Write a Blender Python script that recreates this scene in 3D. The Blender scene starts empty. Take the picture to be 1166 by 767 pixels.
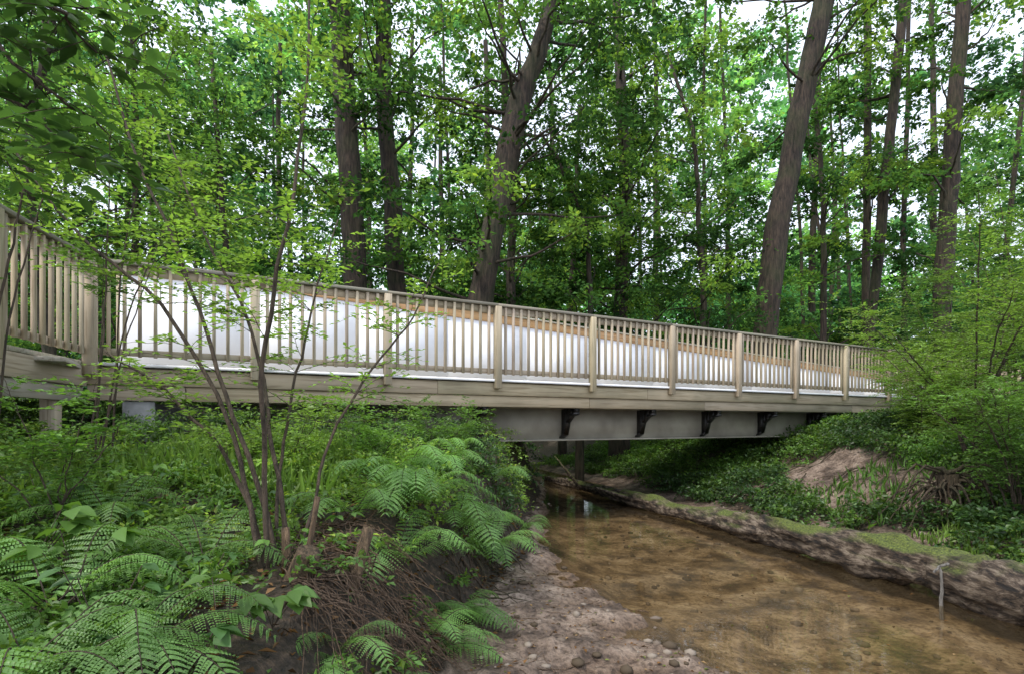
import bpy, math, numpy as np
from mathutils import Vector
rng=np.random.default_rng(7)
S=bpy.context.scene
F=648.0;HX=583.0;HY=482.0
def W(px,py,Y): return np.array([(px-HX)/F*Y,Y,(HY-py)/F*Y])
def U(a,b,n=None): return rng.uniform(a,b,n)
# ---------------------------------------------------------------- noise
_t=np.random.default_rng(3).random((256,256))
def vn(x,y):
    xi=np.floor(x).astype(int);yi=np.floor(y).astype(int);fx=x-xi;fy=y-yi
    fx=fx*fx*(3-2*fx);fy=fy*fy*(3-2*fy)
    a=_t[xi%256,yi%256];b=_t[(xi+1)%256,yi%256];c=_t[xi%256,(yi+1)%256];d=_t[(xi+1)%256,(yi+1)%256]
    return (a*(1-fx)+b*fx)*(1-fy)+(c*(1-fx)+d*fx)*fy
def fbm(x,y,o=4):
    s=0;a=.5
    for i in range(o):
        s=s+a*(vn(x*2**i+17*i,y*2**i+31*i)-.5);a*=.5
    return s
def sst(a,b,x):
    t=np.clip((x-a)/(b-a),0,1);return t*t*(3-2*t)
# ---------------------------------------------------------------- materials
def newmat(name):
    m=bpy.data.materials.new(name);m.use_nodes=True
    nt=m.node_tree
    for n in list(nt.nodes): nt.nodes.remove(n)
    return m,nt
def N(nt,t,**k):
    n=nt.nodes.new(t)
    for a,b in k.items():
        if a in n.inputs.keys(): n.inputs[a].default_value=b
        else: setattr(n,a,b)
    return n
def ramp(nt,stops,src):
    r=nt.nodes.new('ShaderNodeValToRGB');e=r.color_ramp.elements
    while len(e)<len(stops): e.new(.5)
    for i,(p,c) in enumerate(stops):
        e[i].position=p;e[i].color=(c[0],c[1],c[2],1)
    nt.links.new(src,r.inputs[0]);return r.outputs[0]
def mixc(nt,f,a,b,bt='MIX'):
    m=nt.nodes.new('ShaderNodeMix');m.data_type='RGBA';m.blend_type=bt
    for s,v in ((0,f),(6,a),(7,b)):
        if isinstance(v,bpy.types.NodeSocket): nt.links.new(v,m.inputs[s])
        else: m.inputs[s].default_value=v if s==0 else (v[0],v[1],v[2],1)
    return m.outputs[2]
def leafmat(name,trans=.35,rough=.5,spec=.35,plain=False):
    m,nt=newmat(name)
    at=N(nt,'ShaderNodeAttribute',attribute_name='col')
    if plain:
        p=N(nt,'ShaderNodeBsdfDiffuse');cin=p.inputs[0]
    else:
        p=N(nt,'ShaderNodeBsdfPrincipled',Roughness=rough);p.inputs['Specular IOR Level'].default_value=spec;cin=p.inputs['Base Color']
    tr=N(nt,'ShaderNodeBsdfTranslucent');mx=N(nt,'ShaderNodeMixShader');mx.inputs[0].default_value=trans
    o=N(nt,'ShaderNodeOutputMaterial')
    tc=mixc(nt,1.0,at.outputs['Color'],(1.7,1.75,.85),'MULTIPLY')
    nt.links.new(at.outputs['Color'],cin);nt.links.new(tc,tr.inputs['Color'])
    nt.links.new(p.outputs[0],mx.inputs[1]);nt.links.new(tr.outputs[0],mx.inputs[2]);nt.links.new(mx.outputs[0],o.inputs[0])
    return m
def barkmat(name,c1,c2,moss=0.0,scale=1.0):
    m,nt=newmat(name)
    tc=N(nt,'ShaderNodeNewGeometry')
    mp=N(nt,'ShaderNodeMapping');mp.inputs['Scale'].default_value=(14*scale,14*scale,2.2*scale)
    nt.links.new(tc.outputs['Position'],mp.inputs[0])
    n1=N(nt,'ShaderNodeTexNoise',Scale=1.3,Detail=8.0,Roughness=.65);nt.links.new(mp.outputs[0],n1.inputs['Vector'])
    n2=N(nt,'ShaderNodeTexNoise',Scale=1.7,Detail=3.0);nt.links.new(tc.outputs['Position'],n2.inputs['Vector'])
    c=ramp(nt,[(.36,c1),(.64,c2)],n1.outputs[0])
    mk=ramp(nt,[(.5-.25*moss,(0,0,0)),(.62,(moss,)*3)],n2.outputs[0])
    c=mixc(nt,mk,c,(.05,.075,.02))
    p=N(nt,'ShaderNodeBsdfPrincipled',Roughness=.9);b=N(nt,'ShaderNodeBump',Strength=1.0,Distance=.06)
    o=N(nt,'ShaderNodeOutputMaterial')
    nt.links.new(c,p.inputs['Base Color']);nt.links.new(n1.outputs[0],b.inputs['Height']);nt.links.new(b.outputs[0],p.inputs['Normal']);nt.links.new(p.outputs[0],o.inputs[0])
    return m
def woodmat(name,rough=.75,grain=1.0):
    m,nt=newmat(name)
    at=N(nt,'ShaderNodeAttribute',attribute_name='col');lc=N(nt,'ShaderNodeAttribute',attribute_name='lc')
    mp=N(nt,'ShaderNodeMapping');mp.inputs['Scale'].default_value=(1.6,28,28);nt.links.new(lc.outputs['Vector'],mp.inputs[0])
    n1=N(nt,'ShaderNodeTexNoise',Scale=1.0,Detail=5.0,Distortion=.6);nt.links.new(mp.outputs[0],n1.inputs['Vector'])
    n2=N(nt,'ShaderNodeTexNoise',Scale=1.2,Detail=4.0);nt.links.new(lc.outputs['Vector'],n2.inputs['Vector'])
    g=ramp(nt,[(.3,(.60,.56,.50)),(.5,(1,1,1)),(.75,(1.0,.96,.9))],n1.outputs[0])
    g2=ramp(nt,[(.3,(.68,.70,.69)),(.6,(1,1,1))],n2.outputs[0])
    c=mixc(nt,grain,at.outputs['Color'],g,'MULTIPLY');c=mixc(nt,1.0,c,g2,'MULTIPLY')
    p=N(nt,'ShaderNodeBsdfPrincipled',Roughness=rough);b=N(nt,'ShaderNodeBump',Strength=.25,Distance=.004)
    o=N(nt,'ShaderNodeOutputMaterial')
    nt.links.new(c,p.inputs['Base Color']);nt.links.new(n1.outputs[0],b.inputs['Height']);nt.links.new(b.outputs[0],p.inputs['Normal']);nt.links.new(p.outputs[0],o.inputs[0])
    return m
M_leaf=leafmat('leaf_forest',.5,plain=True);M_near=leafmat('leaf_near',.35,.42,.45);M_dead=leafmat('leaf_litter',.05,plain=True)
M_bark=barkmat('bark_dark',(.010,.008,.006),(.075,.052,.038),.25)
M_bark2=barkmat('bark_twig',(.04,.03,.02),(.14,.10,.07),.1,2.0)
M_root=barkmat('dry_root',(.08,.05,.03),(.30,.20,.13),.0,3.0)
M_wood=woodmat('treated_pine')
# ---------------------------------------------------------------- mesh helpers
def mkmesh(name,V,lv,lt,mats,cols=None,parent=None,smooth=False,extra=None):
    me=bpy.data.meshes.new(name)
    me.vertices.add(len(V));me.vertices.foreach_set('co',np.ascontiguousarray(V,dtype=np.float32).ravel())
    me.loops.add(len(lv));me.loops.foreach_set('vertex_index',np.asarray(lv,dtype=np.int32))
    lt=np.asarray(lt,dtype=np.int32);ls=np.concatenate([[0],np.cumsum(lt)[:-1]]).astype(np.int32)
    me.polygons.add(len(lt));me.polygons.foreach_set('loop_start',ls);me.polygons.foreach_set('loop_total',lt)
    if smooth: me.polygons.foreach_set('use_smooth',np.ones(len(lt),dtype=bool))
    if cols is not None:
        a=me.attributes.new('col','FLOAT_COLOR','POINT');c=np.ones((len(V),4),dtype=np.float32);c[:,:3]=cols;a.data.foreach_set('color',c.ravel())
    if extra is not None:
        a=me.attributes.new('lc','FLOAT_VECTOR','POINT');a.data.foreach_set('vector',np.ascontiguousarray(extra,dtype=np.float32).ravel())
    me.update(calc_edges=True);me.validate()
    for m in (mats if isinstance(mats,list) else [mats]): me.materials.append(m)
    o=bpy.data.objects.new(name,me);S.collection.objects.link(o)
    if parent: o.parent=parent
    return o
def empty(name,loc=(0,0,0)):
    o=bpy.data.objects.new(name,None);S.collection.objects.link(o);return o
TA=(np.array([[0,0,0],[.42,.5,.12],[1,0,-.06],[.42,-.5,.12]]),[0,1,2,0,2,3],[3,3])
TB=(np.array([[0,0,0],[.18,.33,.07],[.45,.5,.1],[.78,.27,.02],[1,0,-.12],[.78,-.27,.02],[.45,-.5,.1],[.18,-.33,.07],[.5,0,0]]),
    [0,8,2,1, 8,4,3,2, 0,7,6,8, 8,6,5,4],[4,4,4,4])
def nrmz(a): return a/np.maximum(np.linalg.norm(a,axis=-1,keepdims=True),1e-9)
class Leaves:
    def __init__(s,T=TA): s.T=T;s.a=[]
    def add(s,pos,axis,nrm,ln,wd,col):
        n=len(pos);s.a.append((np.asarray(pos),np.broadcast_to(axis,(n,3)),np.broadcast_to(nrm,(n,3)),np.broadcast_to(ln,(n,)),np.broadcast_to(wd,(n,)),np.broadcast_to(col,(n,3))))
    def build(s,name,mat,parent=None):
        P,A,Nn,L,Wd,C=[np.concatenate([q[i] for q in s.a]) for i in range(6)]
        A=nrmz(A);B=nrmz(np.cross(Nn,A));Nn=np.cross(A,B)
        t,f,lt=s.T;k=len(t)
        V=P[:,None]+A[:,None]*(t[:,0][None,:,None]*L[:,None,None])+B[:,None]*(t[:,1][None,:,None]*Wd[:,None,None])+Nn[:,None]*(t[:,2][None,:,None]*L[:,None,None])
        n=len(P);lv=(np.arange(n)[:,None]*k+np.array(f)[None]).ravel()
        print(name,n)
        return mkmesh(name,V.reshape(-1,3),lv,np.tile(lt,n),mat,np.repeat(C,k,axis=0),parent)
def rv(n,s=1.0): return rng.normal(0,s,(n,3))
def clumps(L,C,R,n,size,col,spray=9,flat=.55,var=.35,up=.9,asp=.5):
    M=len(C);R=np.broadcast_to(R,(M,));col=np.broadcast_to(col,(M,3))
    az=U(0,2*np.pi,(M,spray));el=U(-.35,.75,(M,spray));ln=U(.55,1.15,(M,spray));br=U(1-var,1+var,(M,spray))
    D=np.stack([np.cos(az),np.sin(az),el*flat],-1)
    k=rng.integers(0,spray,(M,n));ii=np.arange(M)[:,None]
    t=np.sqrt(U(.03,1,(M,n)))
    d=D[ii,k];r=(R[:,None]*ln[ii,k]*t)
    pos=C[:,None]+d*r[...,None]+rng.normal(0,1,(M,n,3))*(R[:,None,None]*np.array([.1,.1,.06]))
    pos[...,2]-=.28*R[:,None]*t*t
    ax=d+rng.normal(0,.6,(M,n,3));ax[...,2]-=.25
    nr=rng.normal(0,.5,(M,n,3));nr[...,2]+=up
    c=col[:,None]*(br[ii,k]*U(.7,1.3,(M,n)))[...,None]
    yel=U(0,1,(M,n,1))<.12;c=np.where(yel,c*np.array([1.6,1.3,.9]),c)
    s=size*U(.6,1.3,(M*n))
    L.add(pos.reshape(-1,3),ax.reshape(-1,3),nr.reshape(-1,3),s,s*asp,c.reshape(-1,3))
class Tubes:
    def __init__(s): s.V=[];s.lv=[];s.n=0
    def add(s,path,rad,sides=7,rough=0.0,fq=.35):
        P=np.asarray(path,float);m=len(P);rad=np.broadcast_to(rad,(m,))
        T=nrmz(np.gradient(P,axis=0));ref=np.array([0,0,1.]) if abs(T[m//2,2])<.8 else np.array([0,1.,0])
        B=nrmz(np.cross(T,ref));C=np.cross(T,B)
        a=np.linspace(0,2*np.pi,sides,endpoint=False)
        rr=rad[:,None]*np.ones((1,sides))
        if rough:
            q=fbm(np.arange(m)[:,None]*fq+P[0,0]*7+50+0*a[None],np.cos(a)[None]*1.6+P[0,1]*3+50+0*rr,4)+fbm(np.arange(m)[:,None]*fq*.6+20+0*a[None],np.sin(a)[None]*2.2+P[0,1]*3+90+0*rr,4)
            rr=rr*(1+rough*q*2)
        V=P[:,None]+B[:,None]*(np.cos(a)[None,:,None]*rr[...,None])+C[:,None]*(np.sin(a)[None,:,None]*rr[...,None])
        i=np.arange(m-1)[:,None]*sides;j=np.arange(sides)[None];j2=(j+1)%sides
        q=np.stack([i+j,i+j2,i+sides+j2,i+sides+j],-1).reshape(-1,4)
        s.V.append(V.reshape(-1,3));s.lv.append(q+s.n);s.n+=m*sides
    def build(s,name,mat,parent=None):
        V=np.concatenate(s.V);q=np.concatenate(s.lv)
        return mkmesh(name,V,q.ravel(),np.full(len(q),4),mat,None,parent,True)
def curve(pts,n=24,wob=0.0):
    P=np.asarray(pts,float);t=np.linspace(0,1,len(P));u=np.linspace(0,1,n)
    Q=np.stack([np.interp(u,t,P[:,k]) for k in range(3)],-1)
    for _ in range(max(1,n//10)):
        Q[1:-1]=(Q[:-2]+2*Q[1:-1]+Q[2:])/4
    if wob:
        w=np.cumsum(rv(n,wob),axis=0);w-=np.linspace(0,1,n)[:,None]*w[-1];Q=Q+w
    return Q
# ---------------------------------------------------------------- terrain
FY=[-60,-5,3.4,4.5,6.15,7,13,16,22,40,200];FXv=[-5,-.6,-.42,-.25,.15,.2,.55,.2,-2,-8,-60]
SY=[-60,-5,3.0,3.4,3.84,4.67,6.15,7.04,13.3,16,22,40,200];SX=[2,2,1.6,1.35,1.05,.84,.54,.38,.76,.45,-1.7,-7.7,-59]
RY=[-60,-5,4,6.15,9,12.5,15.4,22,40,200];RX=[5,4.5,4.05,3.65,3.0,2.3,1.7,-.2,-5.5,-57]
ZW=-1.5
def terr(X,Y):
    w=fbm(X*1.3+40,Y*1.3+9,3)*.45*sst(2.5,5,Y)
    foot=np.interp(Y,FY,FXv)+w;shore=np.maximum(np.interp(Y,SY,SX)+fbm(X*2+3,Y*2+90,3)*.3,foot+.03);right=np.interp(Y,RY,RX)+fbm(X*1.2+80,Y*1.2,3)*.25
    far=np.clip((Y-18)*.03,0,2.5)
    zL=np.clip(-.85+.11*(Y-3)+.075*(-X),-1.0,.05)+fbm(X*1.1,Y*1.1+5,4)*.22+far
    dl=foot-X;dr=X-right
    bed=ZW-.08+fbm(X*1.5,Y*1.5,3)*.16-.05*sst(0,1,X-shore)
    ts=np.clip((X-foot)/np.maximum(shore-foot,.05),0,1)
    zs=-1.39+(ZW+1.39)*ts+fbm(X*3+5,Y*3,4)*.16+fbm(X*13,Y*13,3)*.075*(1-.5*ts)
    z=np.where(X<shore,zs,bed+(ZW-bed)*(1-sst(0,.35,X-shore)))
    z=np.where(dr>-.1,bed+(-1.47-bed)*sst(-.1,.35,dr),z)
    u=fbm(X*.9+11,Y*.9+70,4)
    prof=np.interp(dr,[0,.35,.9,1.5,2.3,3.2,5.0,9,60],[-1.50,-1.46,-1.40,-1.24,-.92,-.5,-.05,.15,.4])
    zr=prof+u*.5*sst(.4,1.4,dr)+fbm(X*5,Y*5,4)*.12*sst(.2,.8,dr)+far*sst(2,6,dr)
    z=np.where(dr>.35,zr,z)
    z=np.where(dl>0,zs+(zL-zs)*sst(0,.55,dl),z)
    return z,dl,dr,X-shore
def sandmask(X,Y,dl,dr):
    s=np.where(dl>-.05,0,1.0)*(1-sst(.4,1.2,dr+fbm(X*1.5,Y*1.5)*1.8))
    cx=np.clip(1-np.hypot((X-5.3)/.8,(Y-8.8)/2.0),0,1)
    return np.maximum(s,sst(.05,.3,cx+fbm(X*1.7,Y*1.7)*.8)*(dr>0))
def gx(a,b,st,far,g=1.12):
    m=np.arange(a,b,st);o=[];s=st;v=b
    while v<far: o.append(v);s*=g;v+=s
    l=[];s=st;v=a-st
    while v>-far: l.append(v);s*=g;v-=s
    return np.array(l[::-1]+list(m)+o)
xs=gx(-6,7.5,.036,160);ys=gx(1.2,15,.036,170)
X,Y=np.meshgrid(xs,ys);Z,dl,dr,dw=terr(X,Y)
sandf=sandmask(X,Y,dl,dr)
deep=sst(-.02,.07,ZW-Z)
cc=np.zeros(X.shape+(3,));cc[...,0]=sandf;cc[...,1]=deep;cc[...,2]=sst(-.09,.02,ZW-Z)
nx,ny=len(xs),len(ys);idx=np.arange(nx*ny).reshape(ny,nx)
q=np.stack([idx[:-1,:-1],idx[:-1,1:],idx[1:,1:],idx[1:,:-1]],-1).reshape(-1,4)
m,nt=newmat('forest_soil_and_sand')
at=N(nt,'ShaderNodeAttribute',attribute_name='col');sp=N(nt,'ShaderNodeSeparateColor');nt.links.new(at.outputs['Color'],sp.inputs[0])
ge=N(nt,'ShaderNodeNewGeometry')
def nz(sc,de=5.0,ro=.6):
    n=N(nt,'ShaderNodeTexNoise',Scale=sc,Detail=de,Roughness=ro);nt.links.new(ge.outputs['Position'],n.inputs['Vector']);return n.outputs[0]
na,nb,nc=nz(3.0,8.0),nz(26,6.0),nz(90,3.0)
vo=N(nt,'ShaderNodeTexVoronoi',Scale=38.0);nt.links.new(ge.outputs['Position'],vo.inputs['Vector'])
sandc=ramp(nt,[(.38,(.085,.058,.042)),(.5,(.23,.17,.13)),(.63,(.38,.30,.24))],na)
sandc=mixc(nt,.9,sandc,ramp(nt,[(.36,(.35,.31,.28)),(.52,(1.0,.98,.96)),(.68,(1.15,1.15,1.15))],nb),'MULTIPLY')
peb=ramp(nt,[(.10,(1,1,1)),(.22,(0,0,0))],vo.outputs['Distance'])
sandc=mixc(nt,mixc(nt,1.0,peb,ramp(nt,[(.5,(0,0,0)),(.56,(.9,.9,.9))],nb),'MULTIPLY'),sandc,(.08,.055,.04))
sandc=mixc(nt,sp.outputs[2],sandc,mixc(nt,1.0,sandc,(.55,.45,.34),'MULTIPLY'))
bedc=ramp(nt,[(.38,(.07,.043,.02)),(.46,(.23,.16,.085)),(.55,(.42,.32,.20)),(.66,(.60,.49,.35))],na)
bedc=mixc(nt,.8,bedc,ramp(nt,[(.38,(.35,.3,.25)),(.53,(1,1,1)),(.7,(1.2,1.2,1.2))],nb),'MULTIPLY')
soil=ramp(nt,[(.3,(.012,.010,.006)),(.55,(.055,.038,.024)),(.75,(.14,.095,.06))],nb)
c=mixc(nt,sp.outputs[0],soil,sandc);c=mixc(nt,sp.outputs[1],c,bedc)
p=N(nt,'ShaderNodeBsdfPrincipled',Roughness=.62);b=N(nt,'ShaderNodeBump',Strength=1.0,Distance=.06);o=N(nt,'ShaderNodeOutputMaterial')
hh=N(nt,'ShaderNodeMath',operation='ADD');nt.links.new(nb,hh.inputs[0]);nt.links.new(na,hh.inputs[1])
nt.links.new(c,p.inputs['Base Color']);nt.links.new(hh.outputs[0],b.inputs['Height']);nt.links.new(b.outputs[0],p.inputs['Normal']);nt.links.new(p.outputs[0],o.inputs[0])
mkmesh('ground',np.stack([X,Y,Z],-1).reshape(-1,3),q.ravel(),np.full(len(q),4),m,cc.reshape(-1,3),None,True)
def th(x,y): return terr(np.asarray(x,float),np.asarray(y,float))[0]
# ---------------------------------------------------------------- water
m,nt=newmat('creek_water')
ge=N(nt,'ShaderNodeNewGeometry');mp=N(nt,'ShaderNodeMapping');mp.inputs['Scale'].default_value=(1.0,1.6,1)
nt.links.new(ge.outputs['Position'],mp.inputs[0])
n=N(nt,'ShaderNodeTexNoise',Scale=5.0,Detail=4.0,Distortion=.4);nt.links.new(mp.outputs[0],n.inputs['Vector'])
b=N(nt,'ShaderNodeBump',Strength=.06,Distance=.03);nt.links.new(n.outputs[0],b.inputs['Height'])
fr=N(nt,'ShaderNodeFresnel',IOR=1.55);nt.links.new(b.outputs[0],fr.inputs['Normal'])
tr=N(nt,'ShaderNodeBsdfTransparent');tr.inputs[0].default_value=(.92,.86,.73,1)
df=N(nt,'ShaderNodeBsdfDiffuse');df.inputs[0].default_value=(.22,.165,.095,1)
mt=N(nt,'ShaderNodeMixShader');mt.inputs[0].default_value=.12
gl=N(nt,'ShaderNodeBsdfGlossy',Roughness=.01);nt.links.new(b.outputs[0],gl.inputs['Normal'])
mx=N(nt,'ShaderNodeMixShader');o=N(nt,'ShaderNodeOutputMaterial')
nt.links.new(tr.outputs[0],mt.inputs[1]);nt.links.new(df.outputs[0],mt.inputs[2])
nt.links.new(fr.outputs[0],mx.inputs[0]);nt.links.new(mt.outputs[0],mx.inputs[1]);nt.links.new(gl.outputs[0],mx.inputs[2]);nt.links.new(mx.outputs[0],o.inputs[0])
wy=np.linspace(-4,26,61);wl=np.interp(wy,SY,SX)-.7;wr=np.interp(wy,RY,RX)+.75
V=[];
for a,l,r in zip(wy,wl,wr): V+= [[l,a,ZW],[r,a,ZW]]
q=np.array([[2*i,2*i+1,2*i+3,2*i+2] for i in range(60)])
mkmesh('creek_water',np.array(V),q.ravel(),np.full(60,4),m)
# ---------------------------------------------------------------- bridge
O=np.array([-.23,8.25]);D=np.array([.8743,.4855]);NN=np.array([-.4855,.8743])
class Boxes:
    def __init__(s,O=O,D=D,N_=NN): s.O=O;s.D=D;s.N=N_;s.V=[];s.q=[];s.c=[];s.l=[];s.n=0
    def box(s,s0,s1,n0,n1,z0,z1,col,dz=0,jit=.1):
        for (a,b,z) in [(s0,n0,z0),(s1,n0,z0+dz),(s1,n1,z0+dz),(s0,n1,z0),(s0,n0,z1),(s1,n0,z1+dz),(s1,n1,z1+dz),(s0,n1,z1)]:
            xy=s.O+s.D*a+s.N*b;s.V.append([xy[0],xy[1],z])
        dims=[abs(s1-s0),abs(n1-n0),abs(z1-z0)];o=np.argsort(dims)[::-1]
        loc=np.array([[a,b,z] for (a,b,z) in [(s0,n0,z0),(s1,n0,z0),(s1,n1,z0),(s0,n1,z0),(s0,n0,z1),(s1,n0,z1),(s1,n1,z1),(s0,n1,z1)]])
        loc=loc[:,o]+U(0,50,3);s.l+=loc.tolist()
        q=np.array([[0,3,2,1],[4,5,6,7],[0,1,5,4],[1,2,6,5],[2,3,7,6],[3,0,4,7]])+s.n;s.q+=q.tolist();s.n+=8
        c=np.array(col)*(1+U(-jit,jit))*np.array([1,1+U(-.03,.02),1+U(-.08,.05)]);s.c+=[c]*8
    def build(s,name,mat,parent,bev=.004):
        q=np.array(s.q);o=mkmesh(name,np.array(s.V),q.ravel(),np.full(len(q),4),mat,np.array(s.c),parent,False,np.array(s.l))
        if bev:
            md=o.modifiers.new('bevel','BEVEL');md.width=bev;md.segments=1;md.limit_method='ANGLE'
        return o
br=empty('wooden_footbridge')
PINE=(.49,.41,.30);PG=(.46,.42,.34);NEW=(.62,.37,.18);WH=(.80,.80,.81)
ZD=.65
def railing(B,posts,z=ZD):
    for i in range(len(posts)-1):
        p0,p1=posts[i],posts[i+1]
        B.box(p0,p1-.004,-.075,.075,z+1.035,z+1.075,(.31,.29,.23),jit=.12)
        B.box(p0+.05,p1-.05,-.02,.018,z+.94,z+1.03,PINE)
        B.box(p0+.05,p1-.05,-.02,.018,z+.075,z+.145,PINE)
        nb=int(round((p1-p0)/.135));
        for k in range(1,nb):
            x=p0+(p1-p0)*k/nb+U(-.004,.004);B.box(x-.018,x+.018,-.058,-.022,z+.06,z+1.03,PINE,jit=.2)
    for p in posts: B.box(p-.048,p+.048,-.096,-.002,z-.14,z+1.033,PINE,jit=.12)
B=Boxes();posts=[-4.75,-3.2,-1.62,0,1.7,3.4,5.1,6.8,8.5,10.2,11.9,13.6,15.3,17.0]
railing(B,posts);B.build('railing',M_wood,br)
Bf=Boxes();Bw=Boxes()
s_=np.linspace(-4.75,17,14)
topz=lambda s:min(2.27,2.36-.0448*(s+4.75))
for i in range(13):
    a,b2=s_[i],s_[i+1];dz=topz(b2)-topz(a)
    Bf.box(a,b2-.003,2.41,2.45,topz(a)-.15,topz(a),NEW,dz,jit=.1)
    Bf.box(a,b2-.003,2.38,2.5,topz(a)+.003,topz(a)+.035,PG,dz)
    Bf.box(a-.045,a+.045,2.455,2.55,ZD-.1,topz(a)-.01,PINE)
    V0=Bw.n
    Bw.box(a+.001,b2-.001,2.43,2.452,ZD+.01,topz(a)-.153,WH,0,jit=.0)
    for k in (5,6): Bw.V[V0+k][2]=topz(b2)-.153
Bf.build('far_rail',M_wood,br)
m,nt=newmat('white_sheeting');ge=N(nt,'ShaderNodeNewGeometry')
n=N(nt,'ShaderNodeTexNoise',Scale=1.3,Detail=5.0);nt.links.new(ge.outputs['Position'],n.inputs['Vector'])
c=ramp(nt,[(.3,(.74,.76,.81)),(.6,(.86,.87,.90))],n.outputs[0])
p=N(nt,'ShaderNodeBsdfPrincipled',Roughness=.5);bb=N(nt,'ShaderNodeBump',Strength=.5,Distance=.05);nt.links.new(n.outputs[0],bb.inputs['Height']);nt.links.new(bb.outputs[0],p.inputs['Normal'])
o=N(nt,'ShaderNodeOutputMaterial');nt.links.new(c,p.inputs['Base Color']);nt.links.new(p.outputs[0],o.inputs[0]);M_white=m
Bw.build('white_barrier_sheeting',M_white,br,0)
Bd=Boxes()
for a in np.arange(-4.8,17.5,.145): Bd.box(a,a+.138,-.03,2.55,ZD-.04,ZD,PG,jit=.12)
Bd.build('deck_boards',M_wood,br,.003)
Be=Boxes();Be.box(-4.82,17.4,-.045,-.032,ZD-.04,ZD-.005,WH);Be.build('deck_edge_flashing',M_white,br,0)
Bs=Boxes();e=[-4.8,-.9,2.9,6.9,10.8,14.2,17.3]
for i in range(6): Bs.box(e[i],e[i+1]-.006,-.002,.04,ZD-.235,ZD-.055,PINE,jit=.08)
e=[-3.9,1.7,4.3,8.9,12.9,17.3]
for i in range(5): Bs.box(e[i],e[i+1]-.006,.03,.075,ZD-.40,ZD-.238,(.47,.39,.28),jit=.14)
Bs.box(-4.8,-3.91,.03,.075,ZD-.40,ZD-.238,PINE)
Bs.box(-4.8,17.3,2.46,2.52,ZD-.3,ZD-.045,PINE)
Bs.build('rim_joists',M_wood,br)
m,nt=newmat('painted_girder');ge=N(nt,'ShaderNodeNewGeometry');n=N(nt,'ShaderNodeTexNoise',Scale=2.0,Detail=7.0);nt.links.new(ge.outputs['Position'],n.inputs['Vector'])
c=ramp(nt,[(.3,(.20,.18,.145)),(.65,(.36,.335,.27))],n.outputs[0]);p=N(nt,'ShaderNodeBsdfPrincipled',Roughness=.6);o=N(nt,'ShaderNodeOutputMaterial');nt.links.new(c,p.inputs['Base Color']);nt.links.new(p.outputs[0],o.inputs[0]);M_gird=m
m,nt=newmat('black_bracket_paint');p=N(nt,'ShaderNodeBsdfPrincipled',Roughness=.45);o=N(nt,'ShaderNodeOutputMaterial')
n=N(nt,'ShaderNodeTexNoise',Scale=30.0);c=ramp(nt,[(.4,(.008,.008,.01)),(.7,(.03,.026,.022))],n.outputs[0]);nt.links.new(c,p.inputs['Base Color']);nt.links.new(p.outputs[0],o.inputs[0]);M_blk=m
Bg=Boxes()
for n0 in (.50,1.95):
    Bg.box(-3.4,13.2,n0,n0+.02,-.25,.24,(.5,.5,.5));Bg.box(-3.4,13.2,n0-.09,n0+.11,-.275,-.252,(.5,)*3);Bg.box(-3.4,13.2,n0-.09,n0+.11,.242,.262,(.5,)*3)
Bg.build('steel_girders',M_gird,br,0)
Tb=Boxes()
for k in range(-2,8):
    s0=-.15+1.62*k
    P=[(.05,.25),(.05,.15),(.18,.12),(.30,.02),(.36,-.18),(.48,-.24)]
    for i in range(5):
        (a,z1),(b2,z2)=P[i],P[i+1]
        v0=Tb.n;Tb.box(s0-.05,s0+.05,a,b2+1e-3,0,1,(.02,)*3)
        zz=[z1,z1,z2,z2,z1+.03,z1+.03,z2+.03,z2+.03]
        for kk in range(8): Tb.V[v0+kk][2]=zz[kk]
        v0=Tb.n;Tb.box(s0-.008,s0+.008,a,b2+1e-3,0,1,(.02,)*3)
        zz=[z1+.03,z1+.03,z2+.03,z2+.03,.245,.245,.245,.245]
        for kk in range(8): Tb.V[v0+kk][2]=zz[kk]
Tb.build('outrigger_brackets',M_blk,br,0)
A0=O+D*(-4.80);dv=nrmz(np.array([.32,-1.37]));nv=np.array([-1.0*abs(dv[1]),-dv[0]])
Br=Boxes(A0,dv,nrmz(nv))
railing(Br,[.06,1.55,3.1,4.6])
Br.box(.0,4.6,-.002,.04,ZD-.26,ZD-.05,PINE);Br.box(.0,4.6,.03,.07,ZD-.42,ZD-.263,PG)
for a in np.arange(0.1,4.6,.145): Br.box(a,a+.138,.0,2.4,ZD-.045,ZD-.003,PG)
for p_ in (.3,1.6,3.1): Br.box(p_,p_+.13,.08,.21,-1.0,ZD-.05,PINE)
Br.box(.02,.16,.3,1.6,ZD-.25,ZD-.05,PINE)
Br.build('approach_ramp',M_wood,br)
Bc=Boxes();Bc.box(-6.9,-4.83,-.9,2.5,ZD-.09,ZD-.047,PG);Bc.build('corner_landing',M_wood,br)
m,nt=newmat('concrete');ge=N(nt,'ShaderNodeNewGeometry');n=N(nt,'ShaderNodeTexNoise',Scale=7.0,Detail=8.0);nt.links.new(ge.outputs['Position'],n.inputs['Vector'])
c=ramp(nt,[(.3,(.12,.12,.12)),(.7,(.30,.30,.30))],n.outputs[0]);p=N(nt,'ShaderNodeBsdfPrincipled',Roughness=.85);o=N(nt,'ShaderNodeOutputMaterial');nt.links.new(c,p.inputs['Base Color']);nt.links.new(p.outputs[0],o.inputs[0]);M_con=m
Ba=Boxes();Ba.box(-4.5,-4.2,.05,.35,-.6,.245,(.3,)*3);Ba.box(-4.4,-3.5,.6,2.4,-.8,.235,(.3,)*3);Ba.box(12.6,13.6,.3,2.4,-.8,.235,(.3,)*3)
Ba.box(-4.5,-4.2,2.1+.31,2.7,-.6,.23,(.3,)*3)
Ba.build('concrete_abutments',M_con,br,.01)
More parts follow.
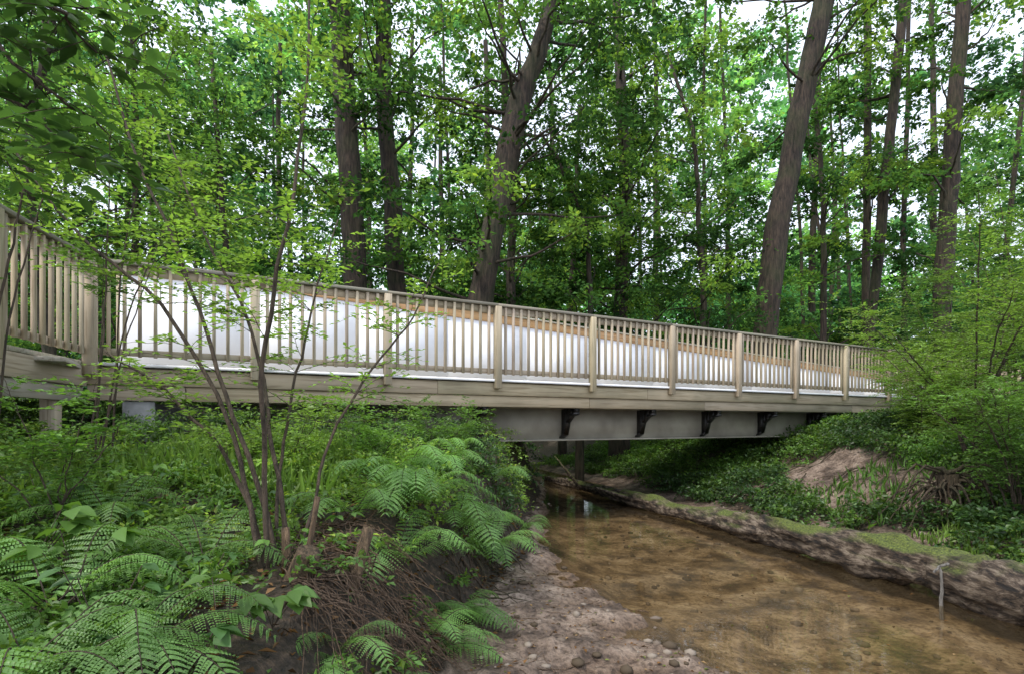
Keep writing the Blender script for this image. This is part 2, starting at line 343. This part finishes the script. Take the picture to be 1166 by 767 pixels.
# ---------------------------------------------------------------- trees
G_d=np.array([.028,.066,.024]);G_m=np.array([.066,.142,.042]);G_l=np.array([.14,.24,.058])
def gcol(n,w=(.35,.4,.25)):
    k=rng.choice(3,n,p=np.array(w)/sum(w));return np.array([G_d,G_m,G_l])[k]*U(.75,1.3,(n,1))
def tree(name,pts,r0,r1,ncl,zr,reach,leaf=.14,n=240,R=(.7,1.3),w=(.35,.4,.25),ivy=False):
    T=Tubes();P=curve(pts,40,.012);g=th(P[0,0],P[0,1]);P[0,2]=min(P[0,2],float(g)-.1)
    rad=np.linspace(r0,r1,40);rad[:4]*=np.array([1.5,1.25,1.12,1.04]);T.add(P,rad,16,.16)
    C=[]
    for i in range(ncl):
        z=U(*zr);k=int(np.clip(np.searchsorted(P[:,2],z-U(.3,1.6)),4,38));a=U(0,2*np.pi);rr=reach*U(.25,1)
        c=np.array([P[k,0]+math.cos(a)*rr,P[k,1]+math.sin(a)*rr,z]);C.append(c)
        mid=(P[k]*.5+c*.5)+np.array([0,0,U(-.2,.5)]);T.add(curve([P[k],mid,c],9,.04),np.linspace(min(rad[k]*.3,.045),.008,9),5)
    o=T.build(name,M_bark)
    L=Leaves();clumps(L,np.array(C),U(R[0],R[1],ncl),n,leaf,gcol(ncl,w),asp=.62)
    if ivy:
        k=rng.integers(0,22,1500);q=P[k]+rv(1500)*np.array([.28,.28,.2]);L.add(q,rv(1500)+[0,0,-.5],nrmz(rv(1500)),.10,.08,G_m*U(.5,1.2,(1500,1)))
    L.build('foliage',M_leaf,o);return o
def tp(lst,Y): return [W(a,b,Y+dy) for a,b,dy in lst]
tree('pine_tree',tp([(412,480,0),(403,300,0),(392,120,0),(383,-60,0),(378,-220,0)],15),.32,.24,18,(6.5,13),3.2)
tree('pine_tree',tp([(462,480,0),(450,300,0),(440,140,0),(432,-60,0),(428,-200,0)],16),.27,.2,16,(7,14),3.2)
tree('oak_tree',tp([(536,478,0),(548,330,0),(572,210,0),(592,110,.2),(612,60,.3),(632,-20,.5),(650,-160,.6)],13),.32,.16,36,(3.5,11),3.4,.12,260,w=(.3,.4,.3))
tree('maple_tree',tp([(584,478,0),(581,330,0),(583,200,0),(574,90,0),(566,-60,0)],14.5),.12,.07,24,(3.5,11),2.4,.12)
tree('tulip_tree',tp([(862,478,0),(872,370,0),(888,240,0),(908,140,0),(937,10,0),(962,-110,0)],16),.32,.26,14,(8,14),3.2)
tree('tulip_tree',tp([(985,478,0),(987,330,0),(989,150,0),(990,-80,0)],21),.15,.12,14,(8,17),2.5)
tree('tulip_tree',tp([(985,478,0),(996,330,0),(1012,180,0),(1030,-20,0),(1036,-100,0)],19),.17,.13,14,(8,17),2.5)
tree('pine_tree',tp([(1068,478,0),(1077,300,0),(1086,150,0),(1097,-40,0),(1103,-160,0)],17),.24,.18,16,(5,14),2.5)
tree('maple_tree',tp([(705,478,0),(708,330,0),(712,200,0),(705,60,0),(700,-40,0)],17),.22,.12,34,(3.5,12),2.8,.13,w=(.3,.4,.3),ivy=True)
tree('maple_tree',tp([(800,478,0),(803,350,0),(795,250,0),(790,150,0),(760,60,.5)],16),.10,.04,32,(2,11),2.6,.12,w=(.3,.4,.3))
tree('maple_tree',tp([(660,478,0),(672,360,0),(668,260,0),(640,190,0),(615,150,0)],15),.08,.03,16,(3,8),2.0,.12,w=(.3,.4,.3))
tree('maple_tree',tp([(935,478,0),(936,330,0),(934,200,0),(925,90,0)],19),.11,.06,24,(3,13),2.5)
tree('maple_tree',tp([(250,478,0),(262,330,0),(255,200,0),(240,60,0)],13),.09,.04,24,(2.2,8),2.4,.11)
tree('maple_tree',tp([(60,478,0),(40,330,0),(30,180,0),(60,20,0)],10),.11,.06,42,(2.0,8),2.6,.10,w=(.4,.4,.2))
tree('maple_tree',tp([(160,478,0),(150,330,0),(158,180,0),(150,20,0)],12),.09,.04,24,(2.0,8),2.6,.11,w=(.3,.4,.3))
tree('maple_tree',tp([(640,478,0),(646,345,0),(655,250,0),(660,120,0)],20),.12,.06,24,(4,13),2.5)
T=Tubes()
for i in range(80):
    y=U(24,62);x=U(-1.05,1.05)*y;l=U(-.06,.06);r=U(.06,.24);h=U(17,28)
    z0=float(th(x,y))-.2;T.add(curve([[x,y,z0],[x+l*h*.4,y,h*.45],[x+l*h,y+U(-1,1),h]],14,.05),np.linspace(r,r*.5,14),7)
dt=T.build('distant_forest',M_bark)
L=Leaves()
HAZE_TINT=np.array([1.0,1.1,1.8])  # depth haze put into the leaf colour: farther layers tinted paler and bluer
def scatter(M,y0,y1,zf,Rr,n,leaf,colw,mult=1.0,xr=1.0,keep=None,spray=9):
    y=U(y0,y1,M);x=U(-xr,xr,M)*y;z=zf(M,x,y)
    C=np.stack([x,y,z],-1)
    if keep is not None: C=C[keep(C)]
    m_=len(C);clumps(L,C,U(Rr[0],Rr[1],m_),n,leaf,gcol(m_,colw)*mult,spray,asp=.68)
bridge_clear=lambda C:(((C[:,:2]-O)@NN)>4.0)
def gap(th0,sc=7,q=.3):
    def f(C):
        u=C[:,0]/C[:,1];v=C[:,2]/C[:,1]
        return fbm(u*sc+20,v*sc+60,2)>th0+q*(v-.25)
    return f
scatter(540,13,22,lambda M,x,y:.4+U(0,1,M)**1.4*6.5,(.6,1.2),200,.13,(.5,.35,.15),keep=bridge_clear)
scatter(500,22,34,lambda M,x,y:1+U(0,1,M)**1.1*13,(1.0,1.9),180,.22,(.45,.4,.15),1.15*HAZE_TINT**.4)
scatter(820,30,48,lambda M,x,y:3+U(0,1,M)*26,(1.3,2.4),170,.33,(.35,.42,.23),1.35*HAZE_TINT**.8,keep=gap(-.09))
scatter(1020,48,70,lambda M,x,y:2+U(0,1,M)*44,(2,3.6),160,.55,(.3,.5,.2),1.75*HAZE_TINT,keep=gap(-.08,5))
scatter(400,62,80,lambda M,x,y:1+U(0,1,M)*16,(3,5),220,.75,(.4,.4,.2),1.7*HAZE_TINT)
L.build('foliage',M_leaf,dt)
# ---------------------------------------------------------------- twiggy shrubs
def perp(d):
    s=np.cross(d,[0,0,1.]);n=np.linalg.norm(s);return s/n if n>1e-3 else np.array([1.,0,0])
def twig(L,T,p0,d,ln,nl,leaf,col,r=.003,asp=.5,droop=.25):
    d=d/np.linalg.norm(d);p0=np.asarray(p0,float)
    t=np.linspace(0,1,6)[:,None];P=p0+d*ln*t+np.array([0,0,-droop*ln])*t*t+rv(6,.012*ln)
    P[0]=p0;T.add(P,np.linspace(r,r*.4,6),4)
    u=np.linspace(.12,1,nl);q=np.stack([np.interp(u,t[:,0],P[:,k]) for k in range(3)],-1)
    s=perp(d);sg=np.where(np.arange(nl)%2==0,1,-1)[:,None]
    ax=d*.55+s*sg*.9+rv(nl,.18);ax[-1]=d;nr=np.array([0,0,1.])+rv(nl,.28)
    z=leaf*U(.65,1.2,nl);L.add(q,ax,nr,z,z*asp,col*U(.75,1.3,(nl,1)))
def shrub(name,stems,r0,twigs,tl,nl,leaf,col,mat=M_near,asp=.5,start=.3,parentmat=M_bark2,B_=False,up=.3,sub=2,tip=.2):
    T=Tubes();L=Leaves(TB if B_ else TA)
    for st in stems:
        P=curve(st,26,.006);T.add(P,np.linspace(r0,r0*tip,26)*U(.8,1.2),7)
        for i in range(twigs):
            f=U(start,1.0);k=int(f*24);a=U(0,6.283);d=np.array([math.cos(a),math.sin(a),U(-.15,.6)+up])
            l_=U(tl[0],tl[1]);c=col*U(.7,1.25)
            twig(L,T,P[k],d,l_,nl,leaf,c,r0*.18,asp)
            for j in range(sub):
                a2=a+U(-1.2,1.2);twig(L,T,P[k]+d/np.linalg.norm(d)*l_*U(.2,.8),np.array([math.cos(a2),math.sin(a2),U(-.2,.5)]),l_*.6,max(4,int(nl*.7)),leaf,c,r0*.10,asp)
    o=T.build(name,parentmat);L.build('leaves',mat,o);return o
LG=np.array([.125,.245,.05]);YG=np.array([.20,.33,.065])
def sx(l,Y): return [W(a,b,Y+d) for a,b,d in l]
sap=[sx([(318,652,0),(300,560,0),(262,470,0),(230,370,.1),(190,260,.2),(150,175,.3),(120,60,.4)],3.1),
 sx([(305,650,0),(300,540,0),(292,430,-.1),(312,320,-.1),(335,220,0),(349,100,.1),(352,-20,.2)],3.0),
 sx([(300,650,0),(285,540,.1),(250,440,.2),(180,330,.3),(110,280,.3),(60,230,.3),(10,160,.2)],3.0),
 sx([(330,650,0),(318,540,.1),(300,450,.3),(280,360,.5),(230,270,.7),(190,150,1.0)],3.15),
 sx([(335,655,0),(345,600,.1),(372,500,.3),(420,420,.5),(470,360,.7),(500,300,.9)],3.1),
 sx([(310,655,0),(280,570,.0),(240,500,.2),(180,440,.3),(120,400,.4)],3.1),
 sx([(322,655,0),(312,560,.2),(330,440,.5),(360,330,.8),(385,250,1.1)],3.2)]
shrub('sapling',sap,.0135,22,(.16,.48),11,.046,YG,start=.42,sub=3,tip=.38)
def rs(px,py,Y,n,h,spr,lean=(0,0)):
    b=W(px,py,Y);b[2]=float(th(b[0],b[1]))-.05;o=[]
    for i in range(n):
        a=U(0,6.283);r=spr*U(.3,1);H=h*U(.55,1.1)
        o.append([b+rv(1,.05)[0]*[1,1,0],b+np.array([math.cos(a)*r*.25+lean[0]*.3,math.sin(a)*r*.25+lean[1]*.3,H*.45]),b+np.array([math.cos(a)*r*.7+lean[0]*.7,math.sin(a)*r*.7+lean[1]*.7,H*.8]),b+np.array([math.cos(a)*r+lean[0],math.sin(a)*r+lean[1],H])])
    return o
shrub('viburnum_shrub',rs(-20,520,3.9,5,3.6,.9,(.1,0)),.012,26,(.2,.5),11,.06,LG*.9,start=.6)
shrub('viburnum_shrub',rs(110,520,4.6,5,3.6,1.0,(.3,0)),.010,28,(.2,.5),11,.055,LG,start=.7)
shrub('viburnum_shrub',rs(60,520,3.2,5,.9,.5),.006,16,(.15,.3),9,.045,LG,start=.3)
shrub('viburnum_shrub',rs(430,520,5.2,7,.75,.7),.005,18,(.15,.3),9,.04,LG,start=.3)
shrub('viburnum_shrub',rs(500,520,6.2,7,.8,.8),.005,20,(.15,.35),9,.045,LG*.8,start=.3)
shrub('viburnum_shrub',rs(330,520,5.0,6,.7,.7),.005,18,(.15,.3),9,.04,YG,start=.3)
shrub('privet_shrub',rs(1110,560,7.6,11,3.2,1.9,(0,-.2)),.015,40,(.25,.6),17,.05,YG*.85,start=.2,asp=.5)
shrub('privet_shrub',rs(1160,560,6.2,9,2.4,1.3,(.1,0)),.012,36,(.25,.5),16,.045,LG*.95,start=.2,asp=.5)
shrub('privet_shrub',rs(1050,520,9.6,10,2.0,1.5,(.3,0)),.012,36,(.25,.55),16,.055,YG*.8,start=.15,asp=.5)
shrub('privet_shrub',rs(1160,520,10.5,9,4.6,2.0,(0,0)),.018,36,(.4,.9),16,.07,LG*.9,start=.2,asp=.5)
shrub('privet_shrub',rs(1090,520,12.5,9,3.2,1.8,(0,0)),.018,34,(.4,.9),16,.07,LG*.8,start=.2,asp=.5)
T=Tubes();L=Leaves(TB)
for (a,b,c_) in [((-60,-30),(30,60),(120,150)),((-60,60),(20,130),(100,180)),((-30,-60),(60,20),(110,60)),((-80,150),(-20,150),(40,110)),((-60,-60),(20,-10),(100,10))]:
    P=curve([W(*a,1.9),W(*b,1.8),W(*c_,1.9)],14,.01);T.add(P,np.linspace(.009,.003,14),6)
    for i in range(14):
        k=rng.integers(2,14);an=U(0,6.283);twig(L,T,P[k],np.array([math.cos(an),math.sin(an),U(-.5,.2)]),U(.12,.3),6,.09,G_m*.9*U(.6,1.3),.002,.45)
o=T.build('overhanging_branch',M_bark2);L.build('leaves',M_near,o)
# ---------------------------------------------------------------- ground cover
gc=empty('ground_cover')
L=Leaves()
M=2600;y=1.4+U(0,1,M)**1.3*9.5;off=.15+U(0,1,M)**1.2*(.6+1.0*y);x=np.interp(y,FY,FXv)-off
hL=U(.03,.28,M)*(.5+.8*sst(3,6,y));z=th(x,y)+hL
C=np.stack([x,y,z],-1);nb_=fbm(x*.8+5,y*.8,3)
k=(x>-1.05*y-.3)&~((y<4.1)&(off<.95)&(U(0,1,M)<.85));C=C[k];nb_=nb_[k]
col=np.where((nb_>.03)[:,None],YG,np.where((nb_>-.1)[:,None],LG*.85,G_m*.8))*U(.65,1.2,(len(C),1))
col=np.where((C[:,1]<3.2)[:,None]&(nb_>.03)[:,None],LG*.8,col)
clumps(L,C,U(.10,.26,len(C)),60,.042,col,7,.6,asp=.5)
M=6200;y=U(4.4,20,M);dr_=U(.25,7.5,M);x=np.interp(y,RY,RX)+dr_
zz,d1,d2,_=terr(x,y);sm=sandmask(x,y,d1,d2)
k=(sm<.35)&(x<1.1*y);C=np.stack([x,y,zz+U(.02,.30,M)],-1)[k];y_=y[k]
nb_=fbm(C[:,0]*.9,C[:,1]*.9,3)
col=np.where((nb_>.05)[:,None],LG*.95,np.where((nb_>-.1)[:,None],LG*.6,G_m*.7))*U(.65,1.2,(len(C),1))
clumps(L,C,U(.14,.34,len(C)),48,.06,col,7,.6,asp=.6)
M=900;y=U(9,20,M);x=np.interp(y,FY,FXv)-U(.05,9,M);C=np.stack([x,y,th(x,y)+U(.05,.35,M)],-1)
clumps(L,C,U(.2,.45,M),50,.08,gcol(M,(.4,.4,.2)),7,.7,asp=.6)
L.build('ivy_and_seedlings',M_near,gc)
L=Leaves()
def grass(n,px,py,h,col):
    yy=U(py[0],py[1],n);xx=U(px[0],px[1],n);p=np.stack([xx,yy,th(xx,yy)-.01],-1);ax=rv(n,.35)+[0,0,1.];s=U(h*.5,h,n)
    L.add(p,ax,rv(n)+[0,.3,0],s,s*.045+.004,col*U(.7,1.3,(n,1)))
grass(2600,(-3.2,-1.4),(4.2,6.2),.32,YG);grass(900,(4.6,5.8),(5.0,6.6),.18,YG*.9);grass(900,(-5,-2.6),(3.4,5),.3,YG)
grass(500,(4.4,6),(7,9),.25,LG)
L.build('grass_blades',M_near,gc)
L=Leaves(TB);T=Tubes()
def rosette(b,n,ls,h,col):
    for i in range(n):
        a=U(0,6.283);tip=b+np.array([math.cos(a)*h*.5,math.sin(a)*h*.5,h*U(.6,1.1)])
        T.add(curve([b,(b+tip)/2+[0,0,.05*h],tip],5),.0025,4)
        for j in range(3):
            a2=a+(j-1)*1.1;L.add(tip[None],np.array([[math.cos(a2),math.sin(a2),-.25]]),np.array([[0,0,1.]])+rv(1,.25),ls*U(.7,1.15),ls*.62*U(.8,1.1),col*U(.75,1.25))
for (px,Yv,n,ls,h,c) in [(310,2.35,6,.12,.16,LG*.7),(90,2.5,6,.12,.3,LG*.8),(250,2.2,5,.11,.22,LG*.6),(30,2.6,6,.13,.35,LG*.7),(350,2.1,5,.10,.15,LG*.7),(210,1.95,5,.10,.2,G_m)]:
    x_=(px-HX)/F*Yv;b=np.array([x_,Yv,float(th(x_,Yv))]);rosette(b,n,ls,h,c)
for i in range(75):
    y_=U(2,6);x_=np.interp(y_,FY,FXv)-.6-U(0,.9)*y_;b=np.array([x_,y_,float(th(x_,y_))]);rosette(b,rng.integers(3,6),U(.05,.085),U(.12,.3),(LG,G_m,G_m,LG*.7)[rng.integers(0,4)])
L.build('broadleaf_plants',M_near,gc);T.build('plant_stems',M_bark2,gc)
# ---------------------------------------------------------------- ferns
def frond(L,T,b,az,ln,rise,col,npn=20):
    t=np.linspace(0,1,14);h=np.array([math.cos(az),math.sin(az),0]);wv=np.cross(h,[0,0,1.])*U(-.15,.15)
    fn=lambda t:b+h*ln*(t[:,None]*.95)+np.array([0,0,1.])*(rise*np.sin(np.clip(t*1.9,0,3.1))-.35*ln*t**2.2)[:,None]+wv*(t**2)[:,None]*ln
    P=fn(t);T.add(P,np.linspace(.0035,.001,14),4)
    u=np.linspace(.14,.985,npn);Q=fn(u);Tn=nrmz(fn(u+.01)-Q);side=nrmz(np.cross(Tn,[0,0,1.]));up=np.cross(side,Tn)
    for sg in (-1,1):
        pl=ln*.27*np.sin(np.pi*np.clip((u-.04)**.75,0,1))*U(.88,1.12,npn)+.012
        ax=nrmz(side*sg+Tn*.35-up*.18+rng.normal(0,.07,side.shape))
        m_=10;v=np.linspace(.04,.93,m_)
        pos=Q[:,None]+ax[:,None]*(pl[:,None]*v[None])[...,None]+np.array([0,0,-1])*(.25*pl[:,None]*v[None]**2)[...,None]
        ll=(ln*.8/npn*.74*(1-.72*v[None]**1.4)*np.clip(pl[:,None]/(ln*.12),.3,1))
        for s2 in (-1,1):
            a2=Tn[:,None]*s2*.7+ax[:,None]*.85+0*pos
            nn=np.broadcast_to(up[:,None],pos.shape)+rng.normal(0,.12,pos.shape)
            L.add(pos.reshape(-1,3),a2.reshape(-1,3),nn.reshape(-1,3),ll.ravel(),(np.minimum(ll*.85,pl[:,None]/m_*1.5)+0*ll).ravel(),col*U(.85,1.15,(pos.size//3,1)))
def fern(name,px,Y,n,ln,rise,az=(0,6.283),col=None,dz=0):
    L=Leaves();T=Tubes();x_=(px-HX)/F*Y;b=np.array([x_,Y,float(th(x_,Y))+dz])
    for i in range(n): frond(L,T,b+rv(1,.03)[0],U(*az),ln*U(.7,1.15),rise*U(.6,1.2),col*U(.7,1.2))
    o=T.build(name,M_bark2);L.build('fronds',M_near,o)
FG=np.array([.155,.295,.08])
fern('fern',60,2.3,8,.62,.34,col=FG,dz=.08);fern('fern',150,2.0,7,.5,.26,(-1.2,1.8),col=FG*.9,dz=.08);fern('fern',10,1.75,7,.55,.28,(-1.5,1.5),col=FG*.9,dz=.08)
fern('fern',20,1.9,6,.45,.25,col=FG);fern('fern',230,2.9,7,.5,.3,col=FG*.8,dz=.05);fern('fern',120,3.3,7,.55,.35,col=FG,dz=.05)
for (px,Yv,n,ln,ri) in [(470,4.3,10,.66,.38),(520,4.7,10,.66,.38),(450,3.7,9,.6,.32),(555,5.4,10,.62,.34),(500,5.5,9,.6,.40),(430,4.7,8,.6,.40),(490,3.5,8,.5,.2),(560,6.2,9,.55,.3),(400,3.9,7,.55,.3),(520,4.0,8,.5,.2),(590,6.6,8,.5,.25),(460,5.0,8,.6,.4)]:
    fern('fern',px,Yv,n,ln,ri,(-2.6,1.6),FG*U(.9,1.25))
fern('fern',440,2.65,9,.34,.14,(-2.8,.6),FG,.0);fern('fern',390,2.5,7,.34,.16,(-2.8,.6),FG);fern('fern',490,4.0,7,.5,.1,(-2.2,.3),FG,-.15)
# ---------------------------------------------------------------- log
m,nt=newmat('mossy_log_bark');ge=N(nt,'ShaderNodeNewGeometry')
mp=N(nt,'ShaderNodeMapping');mp.inputs['Rotation'].default_value=(0,0,-.33);mp.inputs['Scale'].default_value=(16,3,16);nt.links.new(ge.outputs['Position'],mp.inputs[0])
n1=N(nt,'ShaderNodeTexNoise',Scale=1.2,Detail=9.0,Roughness=.68);nt.links.new(mp.outputs[0],n1.inputs['Vector'])
n2=N(nt,'ShaderNodeTexNoise',Scale=2.2,Detail=6.0);nt.links.new(ge.outputs['Position'],n2.inputs['Vector'])
n3=N(nt,'ShaderNodeTexNoise',Scale=60.0,Detail=4.0);nt.links.new(ge.outputs['Position'],n3.inputs['Vector'])
c=ramp(nt,[(.40,(.012,.009,.007)),(.5,(.075,.052,.035)),(.62,(.25,.20,.15))],n1.outputs[0])
sz=N(nt,'ShaderNodeSeparateXYZ');nt.links.new(ge.outputs['Normal'],sz.inputs[0])
ms=ramp(nt,[(.3,(0,0,0)),(.8,(1,1,1))],sz.outputs[2]);ms2=ramp(nt,[(.42,(0,0,0)),(.56,(1,1,1))],n2.outputs[0])
mm=mixc(nt,1.0,ms,ms2,'MULTIPLY');mc=ramp(nt,[(.35,(.04,.055,.012)),(.65,(.16,.20,.035))],n3.outputs[0])
c=mixc(nt,mm,c,mc);p=N(nt,'ShaderNodeBsdfPrincipled',Roughness=.85);b=N(nt,'ShaderNodeBump',Strength=1.0,Distance=.07);o=N(nt,'ShaderNodeOutputMaterial')
nt.links.new(c,p.inputs['Base Color']);nt.links.new(n1.outputs[0],b.inputs['Height']);nt.links.new(b.outputs[0],p.inputs['Normal']);nt.links.new(p.outputs[0],o.inputs[0]);M_log=m
T=Tubes();P=curve([(4.30,2.9,-1.32),(3.98,4.0,-1.31),(3.72,5.13,-1.31),(3.32,6.7,-1.34),(2.82,8.25,-1.37),(2.05,10.8,-1.41),(1.35,13.6,-1.43),(.9,15.2,-1.46)],160,.006)
T.add(P,np.interp(np.linspace(0,1,160),[0,.3,.6,1],[.235,.21,.15,.06]),40,.4,.22)
T.add(curve([(2.2,10.3,-1.35),(1.7,10.2,-1.2),(1.45,9.9,-1.1)],8,.01),np.linspace(.04,.012,8),7,.3)
T.add(curve([(1.5,12.8,-1.4),(1.2,12.9,-1.0),(1.0,13.3,-.75)],8,.01),np.linspace(.04,.012,8),7,.3)
T.build('fallen_log',M_log)
T=Tubes()
def stub(a,b,r):
    P=curve([a,b],8);P=np.vstack([P,P[-1]+(P[-1]-P[-2])*.02]);rr=np.append(np.linspace(r*1.25,r,8),.001);T.add(P,rr,14,.15)
stub(W(315,720,2.95),W(352,628,2.8),.06);stub(W(395,690,3.0),W(420,600,3.1),.032);stub(W(330,700,3.0),W(325,600,3.05),.022);stub(W(340,690,2.95),W(362,565,2.95),.014)
T.build('cut_stump',barkmat('stump_bark',(.05,.035,.022),(.30,.20,.12),.1,3.0))
T=Tubes()
for i in range(420):
    px=U(320,480);Yv=U(2.5,3.8);x_=(px-HX)/F*Yv;z_=float(th(x_,Yv))+.03
    a=U(-1.4,1.0);l_=U(.15,.5);d=np.array([math.cos(a),math.sin(a)])
    pts=[]
    for t in np.linspace(0,1,6):
        q=np.array([x_,Yv])+d*l_*t;zg=float(th(q[0],q[1]));pts.append([q[0],q[1],max(zg+.015,z_+U(.02,.10)*math.sin(t*3)-l_*t*.6)])
    T.add(curve(pts,8,.008),np.linspace(U(.002,.006),.0012,8),4)
T.build('dry_roots',M_root)
T=Tubes()
b=W(1082,590,6.9);b[2]=float(th(b[0],b[1]))
T.add(curve([b+[0,0,-.1],b+[.02,0,.25],b+[-.02,0,.5]],8),np.linspace(.17,.12,8),14,.4)
for i in range(46):
    a=U(0,6.283);r=U(.25,.8);s0=b+np.array([0,0,U(.1,.5)])
    T.add(curve([s0,s0+np.array([math.cos(a)*r*.5,math.sin(a)*r*.5,U(-.1,.2)]),b+np.array([math.cos(a)*r,math.sin(a)*r,U(-.15,.15)])],9,.02),np.linspace(U(.012,.04),.005,9),6,.2)
M_rb=barkmat('root_bark',(.025,.018,.012),(.13,.09,.06),.3,2.0)
T.build('root_stump',M_rb)
T=Tubes()
for i in range(40):
    y_=U(6.5,12);x0=float(np.interp(y_,RY,RX))+U(1.2,3.2);pts=[];a=U(2.3,4.0)
    l_=U(.4,1.1)
    for t in np.linspace(0,1,7):
        xx=x0+math.cos(a)*l_*t;yy=y_+math.sin(a)*l_*t;pts.append([xx,yy,float(th(xx,yy))+.02+.04*math.sin(t*7+i)])
    T.add(curve(pts,12,.012),np.linspace(U(.008,.028),.004,12),6,.2)
for i in range(60):
    y_=U(3.0,7.5);x0=float(np.interp(y_,FY,FXv))-U(.1,.4);pts=[];a=U(-1.2,.6);l_=U(.2,.6)
    for t in np.linspace(0,1,7):
        xx=x0+math.cos(a)*l_*t;yy=y_+math.sin(a)*l_*t;pts.append([xx,yy,float(th(xx,yy))+.015+.03*math.sin(t*7+i)])
    T.add(curve(pts,12,.01),np.linspace(U(.004,.014),.003,12),6,.2)
T.build('exposed_roots',M_rb)
T=Tubes();b=W(1072,690,4.7)
T.add(curve([b+[0,0,-.1],b+[.01,0,.15],b+[-.02,0,.33]],10,.004),np.linspace(.016,.010,10),8,.3)
T.add(curve([b+[-.06,0,.27],b+[-.01,.01,.32],b+[.06,0,.36]],10,.004),np.linspace(.009,.014,10),8,.3)
T.build('driftwood_stake',barkmat('driftwood',(.12,.11,.10),(.36,.34,.31),.0,3.0))
# ---------------------------------------------------------------- litter, pebbles
L=Leaves()
n=4600;y=2.6+U(0,1,n)**1.5*10.4;x=U(-.6,6,n);z,d1,d2,d3=terr(x,y);k=(z>ZW+.01)|(U(0,1,n)<.10);x,y,z=x[k],y[k],np.maximum(z[k],ZW+.002)+.006;n=len(x)
L.add(np.stack([x,y,z],-1),rv(n)*[1,1,.12],rv(n,.2)+[0,0,1.],U(.015,.05,n),U(.008,.025,n),np.array([[.16,.085,.035],[.09,.05,.025],[.30,.20,.10],[.14,.17,.04]])[rng.integers(0,4,n)]*U(.6,1.3,(n,1)))
n=5000;y=U(1.6,8,n);x=np.interp(y,FY,FXv)-U(.0,1,n)**1.5*5;z=th(x,y)+.012
L.add(np.stack([x,y,z],-1),rv(n)*[1,1,.25],rv(n,.4)+[0,0,1.],U(.03,.08,n),U(.015,.04,n),np.array([[.14,.075,.03],[.07,.04,.02],[.20,.12,.06]])[rng.integers(0,3,n)]*U(.6,1.3,(n,1)))
L.build('leaf_litter',M_dead)
T=Tubes()
for i in range(260):
    y_=U(2.7,9);x_=U(-.4,5.5);z_=float(th(x_,y_));
    if z_<ZW-.02: continue
    a=U(0,6.283);l_=U(.06,.3);T.add(curve([[x_,y_,z_+.01],[x_+math.cos(a)*l_,y_+math.sin(a)*l_,max(ZW,float(th(x_+math.cos(a)*l_,y_+math.sin(a)*l_)))+.012]],5,.006),U(.002,.005),5)
T.build('fallen_twigs',M_root)
ico=np.array([[0,0,1],[.89,0,.45],[.28,.85,.45],[-.72,.53,.45],[-.72,-.53,.45],[.28,-.85,.45],[.72,.53,-.45],[-.28,.85,-.45],[-.89,0,-.45],[-.28,-.85,-.45],[.72,-.53,-.45],[0,0,-1]])
icf=np.array([[0,1,2],[0,2,3],[0,3,4],[0,4,5],[0,5,1],[1,6,2],[2,7,3],[3,8,4],[4,9,5],[5,10,1],[6,7,2],[7,8,3],[8,9,4],[9,10,5],[10,6,1],[11,7,6],[11,8,7],[11,9,8],[11,10,9],[11,6,10]])
n=1700;y=2.8+U(0,1,n)**1.5*8;x=U(-.4,5,n);z,d1,d2,d3=terr(x,y);s=.005+.045*U(0,1,n)**5
ctr=np.stack([x,y,z+s*.2],-1);V=ctr[:,None]+ico[None]*(s[:,None]*U(.7,1.3,(n,3)))[:,None]*np.array([1,1,.6])*U(.85,1.15,(n,12,1))
cl=np.repeat(np.array([[.16,.13,.105],[.09,.07,.05],[.26,.22,.18]])[rng.integers(0,3,n)],12,axis=0)
fv=(np.arange(n)[:,None,None]*12+icf[None]).reshape(-1,3)
mkmesh('pebbles',V.reshape(-1,3),fv.ravel(),np.full(len(fv),3),M_dead,cl,None,True)
# ---------------------------------------------------------------- world / light / camera
w=bpy.data.worlds.new('World');S.world=w;w.use_nodes=True;nt=w.node_tree
sk=nt.nodes.new('ShaderNodeTexSky');sk.sky_type='NISHITA';sk.sun_disc=False
el,az=55,225
sk.sun_elevation=math.radians(el);sk.sun_rotation=math.radians(az);sk.air_density=1.0;sk.dust_density=5.0;sk.ozone_density=1.0
bg=nt.nodes['Background'];bg.inputs[1].default_value=.15
ov=mixc(nt,.78,sk.outputs[0],(11.0,12.0,13.8));nt.links.new(ov,bg.inputs[0])
l=bpy.data.lights.new('sun','SUN');l.energy=3.0;l.angle=math.radians(10);l.color=(1,.94,.86);lo=bpy.data.objects.new('sun',l);S.collection.objects.link(lo)
a=math.radians(az);e_=math.radians(el);sd=Vector((math.sin(a)*math.cos(e_),math.cos(a)*math.cos(e_),math.sin(e_)))
lo.rotation_euler=sd.to_track_quat('Z','Y').to_euler()
cam=bpy.data.cameras.new('camera');co=bpy.data.objects.new('camera',cam);S.collection.objects.link(co);S.camera=co
cam.lens=20;cam.sensor_width=36;cam.shift_y=.0845;cam.clip_end=600;cam.clip_start=.05;co.rotation_euler=(math.pi/2,0,0)
S.view_settings.view_transform='Standard';S.view_settings.look='None';S.view_settings.exposure=0
